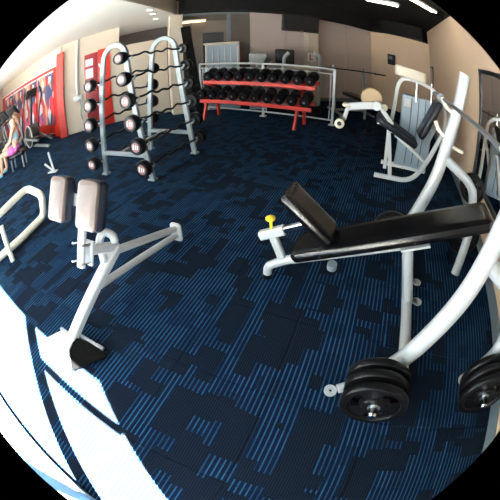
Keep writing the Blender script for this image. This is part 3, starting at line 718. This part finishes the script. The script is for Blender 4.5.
# ---------- machines behind the railing
cab = thing('weight_machine', 'white weight-stack machine with ribbed pale blue front behind the railing', 'exercise machine', (-0.60, 7.79, 0), 19.5)
m = MB(); m.pad((0, 0, 0.80), (0.72, 0.22, 1.60), None, r=0.03); cb_ = m.build('housing', 'blue_grey_panel', cab)
m = MB(); m.bar([(-0.37, -0.11, 0.01), (-0.37, -0.11, 1.58), (0.37, -0.11, 1.58), (0.37, -0.11, 0.01)], 0.05, 0.05, up=(0, 1, 0)); m.build('front_frame', 'white_steel', cab)
for xx in (-0.22, -0.09, 0.06, 0.20):
    m = MB(); m.bar([(xx, -0.115, 0.2), (xx, -0.115, 1.53)], 0.025, 0.02, up=(0, 1, 0)); m.build('rib', 'dull_steel' if xx < 0 else 'white_steel', cb_)
m = MB(); m.pad((0, 0, 1.63), (0.80, 0.28, 0.06), None, r=0.03); m.build('top_cover', 'cream_plastic', cab)

lbd = thing('leaning_board', 'black slanted board beside the white pillar', 'board', (-1.08, 7.08, 0), 20)
m = MB(); m.bar([(0.06, 0, 0.0), (-0.22, 0.0, 2.12)], 0.20, 0.05, up=(0, 1, 0)); m.build('panel', 'black_ceiling', lbd)
m = MB(); m.bar([(0.06, -0.10, 0.02), (0.06, 0.12, 0.02)], 0.05, 0.04); m.build('foot', 'black_ceiling', lbd)

chp = thing('chest_press_machine', 'machine with black head pad and white post behind the railing', 'exercise machine', (0.85, 8.05, 0), 5)
m = MB(); m.tube([(0, 0, 0.02), (0, 0, 1.25), (0.12, 0.0, 1.38)], 0.05, 12, rad=0.1); m.build('post', 'white_steel', chp)
m = MB(); m.pad((0.03, 0.03, 1.26), (0.10, 0.46, 0.40), RZ(90), r=0.03); m.build('head_pad', 'dark_plastic', chp)
m = MB(); m.bar([(-0.3, 0, 0.03), (0.9, 0, 0.03)], 0.06, 0.06); m.build('base_rail', 'white_steel', chp)
m = MB(); m.bar(fillet([(0.9, 0, 0.03), (0.9, 0, 1.35), (0.75, 0, 1.42)], 0.1), 0.07, 0.07, up=(0, 1, 0)); m.build('rear_post', 'white_steel', chp)
m = MB(); m.bar([(0.0, 0, 0.98), (0.9, 0, 0.98)], 0.06, 0.05); m.build('cross_arm', 'cream_steel', chp)

stp = thing('step_machine', 'small white console with a dark tilted screen behind the railing', 'exercise machine', P(258, 108), 0)
m = MB(); m.bar([(0, 0.05, 0.01), (0, 0.05, 1.15)], 0.08, 0.08, up=(0, 1, 0)); m.build('post', 'white_steel', stp)
m = MB(); m.box((0.0, 0.02, 1.22), (0.40, 0.05, 0.24), Matrix.Rotation(R(-25), 3, 'X')); m.build('console', 'white_steel', stp, bevel=0.01)
m = MB(); m.pad((0.18, -0.15, 1.12), (0.12, 0.12, 0.26), RY(28), r=0.03); m.build('screen_pad', 'dark_plastic', stp)
m = MB(); m.box((0, 0.05, 0.02), (0.4, 0.4, 0.04)); m.build('base', 'white_steel', stp, bevel=0.01)

# white column with the television
colp = (1.62, 8.62)
m = MB(); m.box((colp[0], colp[1], CH_B / 2), (0.30, 0.26, CH_B), RZ(19)); struct(m.build('wall_column', 'cream_wall', bevel=0.006, smooth=False), 'white square column under the television')
m = MB(); ang_ = 19
sg_ = thing('wall_sign', 'small white notice with a red letter on the white column', 'sign', (colp[0] - 0.02, colp[1] - 0.15, 1.28), ang_)
m.box((0, -0.006, 0), (0.24, 0.008, 0.24)); m.build('board', 'paper', sg_)
m = MB(); m.box((-0.05, -0.013, 0.0), (0.035, 0.006, 0.17)); m.box((-0.01, -0.013, -0.07), (0.09, 0.006, 0.03)); m.build('letter', 'red_paint', sg_)
tv = thing('television', 'black television hanging from the dark bulkhead', 'television', (1.30, 8.30, 1.98), 16)
m = MB(); m.box((0, 0, 0.30), (1.00, 0.07, 0.56), Matrix.Rotation(R(8), 3, 'X')); ca = m.build('casing', 'dark_plastic', tv, bevel=0.012)
m = MB(); m.box((0, -0.038, 0.31), (0.93, 0.006, 0.49), Matrix.Rotation(R(8), 3, 'X')); m.build('screen', 'screen', ca)
m = MB(); m.box((0, -0.046, 0.045), (0.1, 0.006, 0.012), Matrix.Rotation(R(8), 3, 'X')); m.build('badge', 'chrome', ca)
m = MB(); m.tube([(0, 0.04, 0.4), (0, 0.12, 0.97)], 0.03, 10); m.build('bracket', 'dark_plastic', tv)

# ---------- things on the right and corner walls
WAZ = 66
def wall_thing_right(px0, py0, px1, py1):
    a = PV(px0, py0, (RW0.x, RW0.y), WAZ); b = PV(px1, py1, (RW0.x, RW0.y), WAZ); return a, b
mt0 = (PV(482, 100, (RW0.x, RW0.y), WAZ).to_2d() - RW0).dot(RWD)
mir = thing('wall_mirror', 'large dark-framed mirror on the beige right wall', 'mirror', (*rpt(mt0 - 1.5), 0), WAZ)
MW = 3.0
m = MB(); m.box((0, 0.012, 1.16), (MW, 0.014, 1.36)); m.build('glass', 'mirror', mir, smooth=False)
m = MB()
for z in (0.47, 1.85): m.box((0, 0.018, z), (MW + 0.06, 0.032, 0.05))
for x in (-MW/2, MW/2): m.box((x, 0.018, 1.16), (0.05, 0.032, 1.40))
m.build('frame', 'dark_plastic', mir, smooth=False)
# slim dark-framed panel
pt = (PV(429, 75, (RW0.x, RW0.y), WAZ).to_2d() - RW0).dot(RWD); pt = min(pt, 7.4)
pf = thing('wall_panel_frame', 'narrow black picture frame near the far corner', 'picture frame', (*rpt(pt), 1.28), WAZ)
m = MB(); m.box((0, 0.012, 0), (0.50, 0.02, 0.95)); m.build('frame', 'dark_plastic', pf, bevel=0.004)
m = MB(); m.box((0, 0.024, 0), (0.36, 0.006, 0.82)); m.build('panel', 'pink_panel', pf)
# thermostat / phone
cdv = (CORNER_B - CORNER_R).normalized(); caz = math.degrees(math.atan2(cdv.y, cdv.x))
pp = PV(392, 57, (CORNER_R.x, CORNER_R.y), caz)
tp = thing('wall_phone', 'small black wall box on the beige corner wall', 'wall box', (pp.x, pp.y, 1.55), caz)
m = MB(); m.box((0, 0.03, 0.06), (0.26, 0.06, 0.36)); bx_ = m.build('body', 'dark_plastic', tp, bevel=0.01)
m = MB(); m.box((0.02, 0.063, 0.12), (0.14, 0.006, 0.12)); m.build('screen', 'grey_trim', bx_)

# ---------- lamps
def tube_lamp(p0, p1, label, glow='lamp_glow', z=CH_B):
    a = P(*p0, z - 0.1); b = P(*p1, z - 0.1); c = (a + b) / 2; d = (b - a); L_ = 1.2
    az = math.degrees(math.atan2(d.y, d.x)); L_ = 0.6
    t = thing('ceiling_lamp', label, 'lamp', (c.x, c.y, z - 0.14), az, 'fluorescent ceiling lamps')
    m = MB(); m.box((0, 0, 0.10), (L_ + 0.1, 0.12, 0.06)); m.build('housing', 'white_steel', t, bevel=0.006)
    for yy in (-0.04, 0.04):
        m = MB(); m.tube([(-L_/2, yy, 0.045), (L_/2, yy, 0.045)], 0.018, 10); m.build('tube', glow, t)
    return t
tube_lamp((372, 1), (392, 5), 'fluorescent ceiling lamp over the middle of the black ceiling')
tube_lamp((416, 2), (430, 10), 'fluorescent ceiling lamp nearest the beige right wall')
wl_ = thing('wall_lamp', 'warm strip lamp beside the white pillar under the bulkhead', 'lamp', (-1.22, 7.62, 2.28), 18)
m = MB(); m.box((0, 0, 0.05), (0.60, 0.12, 0.05)); m.build('housing', 'cream_steel', wl_, bevel=0.006)
m = MB(); m.tube([(-0.28, 0, 0.01), (0.28, 0, 0.01)], 0.02, 10); m.build('tube', 'lamp_glow_warm', wl_)
m = MB(); m.tube([(-0.2, 0.06, 0.05), (-0.2, 0.2, 0.05)], 0.012, 8); m.build('bracket', 'cream_steel', wl_)
for i, (px, py) in enumerate(((150, 9), (153, 13), (156, 18))):
    q = P(px, py, CH_W)
    t = thing('downlight', '%s of three small round downlights above the half wall' % nth[i], 'lamp', (q.x, q.y, CH_W - 0.03), 0, 'small downlights')
    m = MB(); m.lathe([(0, 0.0), (0.05, 0.0), (0.05, 0.006), (0, 0.006)], (0, 0, 0.004), (0, 0, 1), 16); m.build('lens', 'lamp_glow', t)
    m = MB(); m.lathe([(0.05, 0), (0.07, 0), (0.07, 0.03), (0.05, 0.03), (0.05, 0)], (0, 0, 0), (0, 0, 1), 16); m.build('ring', 'white_steel', t)

# ---------- red door with notices and conduit pipe on the cream wall
LWAZ = math.degrees(math.atan2(ld.y, ld.x))
def lw(px, py, off=0.0):
    return PV(px, py, (la.x, la.y), LWAZ)
a_ = lw(87, 110); b_ = lw(112, 110)
inn = Vector((-ld.y, ld.x))
if inn.dot(Vector((0, -1))) < 0: inn = -inn
rd = thing('door_2', 'red door with white notices on the cream wall', None, (a_.x, a_.y, 0), LWAZ + 180); struct(rd)
DWd = (b_.to_2d() - a_.to_2d()).length
m = MB(); m.box((DWd * 0.27, -0.02, 0.98), (DWd * 0.54, 0.04, 1.96)); m.build('door_leaf', 'dark_red_paint', rd, bevel=0.004)
m = MB(); m.box((DWd * 0.80, -0.015, 1.0), (DWd * 0.50, 0.03, 2.0)); m.build('door_panel', 'red_paint', rd, bevel=0.004)
for zz, hh in ((1.72, 0.2), (1.42, 0.26)):
    m = MB(); m.box((DWd * 0.20, -0.043, zz), (0.19, 0.004, hh)); m.build('notice', 'paper', rd)
m = MB(); m.tube([(DWd * 0.47, -0.04, 0.95), (DWd * 0.47, -0.08, 0.95), (DWd * 0.40, -0.08, 0.95)], 0.012, 8, rad=0.02); m.build('door_handle', 'chrome', rd)
pp = lw(79, 110)
pipe = thing('conduit_pipe', 'white conduit pipe with a tap box on the cream wall', 'pipe', (pp.x + inn.x * 0.04, pp.y + inn.y * 0.04, 0), LWAZ + 180)
m = MB(); m.tube([(0, 0, 0.95), (0, 0, CH_W - 0.01)], 0.035, 10); m.build('pipe_run', 'white_steel', pipe)
m = MB(); m.box((0, 0, 0.86), (0.22, 0.08, 0.14)); m.build('junction_box', 'white_steel', pipe, bevel=0.01)
m = MB(); m.tube([(0.06, -0.03, 0.80), (0.07, -0.05, 0.62), (0.04, -0.04, 0.42), (0.08, -0.04, 0.30)], 0.014, 8, rad=0.05); m.build('hose', 'grey_trim', pipe)

# ---------- posters on the red band
pw = (LEFT_FAR - (LEFT_COL + Vector((-0.12, 0.05)))); PL = pw.length; pw.normalize(); pn = Vector((pw.y, -pw.x)); pn = -pn if pn.dot(Vector((0, -1))) < 0 else pn
PAZ = math.degrees(math.atan2(pw.y, pw.x)) + 180
def poster_material(name, cols, sx, sz):
    m = bpy.data.materials.new(name); m.use_nodes = True; nt = m.node_tree; N = nt.nodes; L = nt.links
    b = N['Principled BSDF']; b.inputs['Roughness'].default_value = 0.6
    tc = N.new('ShaderNodeTexCoord'); mp = N.new('ShaderNodeMapping'); mp.inputs['Scale'].default_value = (sx, 1, sz)
    vo = N.new('ShaderNodeTexVoronoi'); vo.inputs['Scale'].default_value = 1.0
    L.new(tc.outputs['Object'], mp.inputs['Vector']); L.new(mp.outputs[0], vo.inputs['Vector'])
    sp = N.new('ShaderNodeSeparateColor'); L.new(vo.outputs['Color'], sp.inputs[0])
    cr = N.new('ShaderNodeValToRGB'); cr.color_ramp.interpolation = 'CONSTANT'
    while len(cr.color_ramp.elements) < len(cols): cr.color_ramp.elements.new(0.5)
    for i, c in enumerate(cols): cr.color_ramp.elements[i].position = i / len(cols); cr.color_ramp.elements[i].color = (*c, 1)
    L.new(sp.outputs[0], cr.inputs['Fac']); L.new(cr.outputs['Color'], b.inputs['Base Color']); MATS[name] = m
poster_material('poster_print', [(0.60, 0.60, 0.58), (0.05, 0.07, 0.16), (0.55, 0.28, 0.16), (0.50, 0.03, 0.05), (0.10, 0.10, 0.16), (0.45, 0.06, 0.20), (0.60, 0.62, 0.64), (0.45, 0.02, 0.02)], 6.0, 3.0)
base = LEFT_COL + Vector((-0.12, 0.05))
rb_ = thing('poster_band', 'long red banner board behind the treadmills', 'banner', (*(base + pw * 2.9 + pn * 0.012), 0), PAZ)
m = MB(); m.box((0, 0, 1.02), (5.6, 0.02, 2.02)); m.build('board', 'red_paint', rb_)
m = MB(); m.box((0, -0.012, 2.0), (5.6, 0.01, 0.05)); m.build('edge_strip', 'paper', rb_)
for i in range(4):
    q = base + pw * (0.85 + i * 1.25) + pn * 0.035
    t = thing('poster', '%s white poster with printed figures from the red column' % nth[i], 'poster', (*q, 0), PAZ, 'posters behind the treadmills')
    m = MB(); m.box((0, 0, 1.1), (1.12, 0.012, 1.5)); m.build('sheet', 'poster_print', t)
    m = MB(); m.box((0, -0.004, 1.86), (1.14, 0.016, 0.05)); m.build('top_rail', 'paper', t)

# ---------- treadmills
def make_treadmill(label):
    t = thing('treadmill', label, 'treadmill', (0, 0, 0), 0, 'treadmills on the far left')
    m = MB(); m.pad((-0.35, 0, 0.12), (1.5, 0.62, 0.12), None, r=0.05); d = m.build('deck', 'dark_plastic', t)
    for s_ in (-1, 1):
        m = MB(); m.box((-0.40, 0.28 * s_, 0.19), (1.4, 0.08, 0.02)); m.build('side_rail', 'dull_steel', d)
        m = MB(); m.bar([(0.42, 0.34 * s_, 0.08), (0.16, 0.34 * s_, 1.22)], 0.05, 0.07, up=(0, 1, 0)); m.build('upright', 'silver_steel', t)
        m = MB(); m.tube([(0.18, 0.34 * s_, 1.12), (-0.30, 0.34 * s_, 0.98)], 0.022, 8); m.build('handrail', 'dark_plastic', t)
    m = MB(); m.pad((0.48, 0, 0.20), (0.50, 0.66, 0.24), None, r=0.10); h_ = m.build('motor_hood', 'dark_plastic', t)
    m = MB(); m.bar([(0.30, -0.30, 0.315), (0.30, 0.30, 0.315)], 0.02, 0.03); m.build('hood_trim', 'white_steel', h_)
    m = MB(); m.box((0.16, 0, 1.24), (0.12, 0.80, 0.36), RY(-30)); c = m.build('console', 'dark_plastic', t, bevel=0.02)
    m = MB(); m.box((0.095, 0, 1.27), (0.01, 0.42, 0.2), RY(-30)); m.build('screen', 'screen', c)
    return t
TAZ = PAZ - 90 + 180
tr0 = make_treadmill('treadmill nearest the red column'); 
tm_spots = [(1.35, 'treadmill nearest the red column'), (2.35, 'second treadmill from the red column'), (3.35, 'third treadmill from the red column')]
for i, (d_, lab) in enumerate(tm_spots):
    q = base + pw * d_ + pn * 1.15; t = tr0 if i == 0 else dup(tr0, label=lab)
    t.location = (q.x, q.y, 0); t.rotation_euler = (0, 0, math.atan2(-pn.y, -pn.x))

# ---------- elliptical trainer beside the red column
ell = thing('elliptical_trainer', 'dark elliptical trainer beside the red column', 'exercise machine', (-4.95, 6.28, 0), 150)
m = MB(); m.lathe([(0, -0.14), (0.24, -0.14), (0.30, -0.10), (0.30, 0.10), (0.24, 0.14), (0, 0.14)], (0.30, 0, 0.33), (0, 1, 0), 24); hb = m.build('drive_housing', 'dark_plastic', ell)
m = MB(); m.lathe([(0.285, 0), (0.305, 0), (0.305, 0.02), (0.285, 0.02), (0.285, 0)], (0.30, 0.13, 0.33), (0, 1, 0), 24); m.build('housing_trim', 'white_steel', hb)
m = MB(); m.bar([(-0.75, 0, 0.04), (0.65, 0, 0.04)], 0.08, 0.06); m.build('base_rail', 'silver_steel', ell)
m = MB(); m.tube([(0.35, 0, 0.5), (0.22, 0, 1.45)], 0.04, 10); m.build('mast', 'dark_plastic', ell)
m = MB(); m.box((0.19, 0, 1.50), (0.06, 0.34, 0.26), RY(-25)); m.build('console', 'dark_plastic', ell, bevel=0.015)
for sy in (-1, 1):
    m = MB(); m.tube([(0.42, 0.26 * sy, 0.30), (0.30, 0.28 * sy, 0.95), (0.05, 0.27 * sy, 1.35), (0.12, 0.24 * sy, 1.60)], 0.022, 8, rad=0.2); m.build('swing_arm', 'navy_vinyl', ell)
    m = MB(); m.bar([(0.42, 0.24 * sy, 0.30), (-0.55, 0.20 * sy, 0.20 + 0.06 * sy)], 0.05, 0.05); m.build('pedal_link', 'silver_steel', ell)
    m = MB(); m.pad((-0.45, 0.20 * sy, 0.27 + 0.06 * sy), (0.36, 0.16, 0.05), None, r=0.04); m.build('pedal', 'dark_plastic', ell)

# ---------- small floor stand
fs = thing('floor_stand', 'small white V-shaped metal stand on the carpet behind the back extension bench', 'stand', P(53, 172), 0)
m = MB(); m.tube([(0.03, 0.0, 0.02), (-0.06, 0.05, 0.34)], 0.018, 8); m.build('stem', 'white_steel', fs)
m = MB(); m.tube([(0.02, 0.0, 0.02), (-0.13, -0.02, 0.17)], 0.018, 8); m.build('stem', 'white_steel', fs)
m = MB(); m.box((0.0, 0, 0.01), (0.18, 0.09, 0.02)); m.build('base', 'white_steel', fs, bevel=0.004)

# ---------- cream tubular frame at the left edge
cf0 = P(45, 217)
cf = thing('bench_frame', 'sunlit cream tubular bench frame at the left edge of the picture', 'weight bench', cf0, 0)
def loc(px, py, z): return P(px, py, z) - cf0
m = MB(); m.tube([loc(0, 258, 0.05) + Vector((-0.25, -0.4, 0)), loc(20, 240, 0.05), loc(44, 216, 0.05), loc(42, 195, 0.36), loc(27, 188, 0.40), loc(0, 214, 0.40), loc(0, 214, 0.40) + Vector((-0.25, -0.4, 0))], 0.043, 12, rad=0.11); m.build('frame_loop', 'cream_steel', cf)
m = MB(); m.tube([loc(13, 261, 0.01), loc(1, 226, 0.38)], 0.03, 12); m.build('leg', 'cream_steel', cf)


# ---------- seated person on a low stool at the far left
def skin_mesh(name, verts, edges, radii, material, parent, sub=2):
    me = bpy.data.meshes.new(name); me.from_pydata([Vector(v) for v in verts], edges, []); o = bpy.data.objects.new(name, me); COL.objects.link(o)
    md = o.modifiers.new('s', 'SKIN'); 
    for i, r_ in enumerate(radii):
        v = me.skin_vertices[0].data[i]; v.radius = (r_, r_) if not isinstance(r_, tuple) else r_; v.use_root = (i == 0)
    o.modifiers.new('b', 'SUBSURF').levels = sub
    dg = bpy.context.evaluated_depsgraph_get(); nm = bpy.data.meshes.new_from_object(o.evaluated_get(dg))
    bpy.data.objects.remove(o); bpy.data.meshes.remove(me); nm.name = name
    nm.materials.clear(); nm.materials.append(MATS[material]); nm.shade_smooth()
    r = bpy.data.objects.new(name, nm); COL.objects.link(r); r.parent = parent; return r
pq = P(20, 167)
per = thing('person', 'person with brown ponytail in pink shorts sitting by the treadmills', 'person', pq, 205)
# local: x forward (towards picture left), y left, z up
V_ = [(0, 0, 0.46), (0.01, 0, 0.62), (0.03, 0, 0.78), (0.03, 0, 0.90), (0.04, 0, 0.97), (0.06, 0, 1.05), (0.07, 0, 1.15),
      (0.03, 0.17, 0.87), (0.10, 0.21, 0.65), (0.30, 0.16, 0.56), (0.36, 0.14, 0.55),
      (0.03, -0.17, 0.87), (0.12, -0.21, 0.66), (0.32, -0.16, 0.60), (0.38, -0.14, 0.60),
      (0.05, 0.10, 0.44), (0.42, 0.13, 0.46), (0.46, 0.13, 0.08), (0.58, 0.13, 0.035),
      (0.05, -0.10, 0.44), (0.42, -0.14, 0.48), (0.40, -0.14, 0.10), (0.52, -0.14, 0.04)]
E_ = [(0, 1), (1, 2), (2, 3), (3, 4), (4, 5), (5, 6), (3, 7), (7, 8), (8, 9), (9, 10), (3, 11), (11, 12), (12, 13), (13, 14), (0, 15), (15, 16), (16, 17), (17, 18), (0, 19), (19, 20), (20, 21), (21, 22)]
R_ = [(0.13, 0.11), (0.11, 0.09), (0.13, 0.095), (0.10, 0.07), 0.048, 0.075, 0.085, 0.055, 0.042, 0.032, 0.035, 0.055, 0.042, 0.032, 0.035, 0.09, 0.062, 0.042, 0.035, 0.09, 0.062, 0.042, 0.035]
skin_mesh('body', V_, E_, R_, 'skin', per)
skin_mesh('top', [(0.01, 0, 0.58), (0.03, 0, 0.76), (0.03, 0, 0.88)], [(0, 1), (1, 2)], [(0.125, 0.11), (0.145, 0.115), (0.10, 0.09)], 'pale_blue_cloth', per)
skin_mesh('shorts', [(0, 0, 0.50), (0, 0, 0.44), (0.05, 0.10, 0.44), (0.25, 0.12, 0.455), (0.05, -0.10, 0.44), (0.25, -0.12, 0.46)], [(0, 1), (1, 2), (2, 3), (1, 4), (4, 5)], [(0.14, 0.12), (0.14, 0.12), 0.105, 0.09, 0.105, 0.09], 'pink_cloth', per)
hr_ = skin_mesh('hair', [(0.02, 0, 1.14), (-0.02, 0, 1.20), (0.03, 0, 1.22), (-0.08, 0, 1.14), (-0.11, 0, 1.02), (-0.10, 0, 0.92)], [(0, 1), (1, 2), (1, 3), (3, 4), (4, 5)], [0.115, 0.105, 0.095, 0.065, 0.06, 0.035], 'hair', per)
for sy in (-0.03, 0.03):
    m = MB(); m.lathe([(0, -0.01), (0.008, -0.005), (0.010, 0), (0.008, 0.005), (0, 0.01)], (0.138, sy, 1.125), (1, 0, 0), 10); m.build('eye', 'dark_plastic', per)
m = MB(); m.box((0.137, 0, 1.065), (0.012, 0.04, 0.01)); m.build('mouth', 'pink_cloth', per)
for sy, x, z in ((0.13, 0.53, 0.035), (-0.14, 0.47, 0.04)):
    skin_mesh('shoe', [(x - 0.08, sy, z + 0.01), (x + 0.02, sy, z), (x + 0.12, sy, z - 0.005)], [(0, 1), (1, 2)], [0.045, 0.045, 0.03], 'shoe_blue', per, 1)
stl = thing('stool', 'low black padded stool under the seated person', 'stool', pq, 205)
m = MB(); m.pad((0, 0, 0.31), (0.42, 0.40, 0.09), None, r=0.08); m.build('seat', 'black_vinyl', stl)
for sx in (-0.15, 0.15):
    for sy in (-0.14, 0.14):
        m = MB(); m.tube([(sx, sy, 0.0), (sx, sy, 0.28)], 0.02, 8); m.build('leg', 'dull_steel', stl)
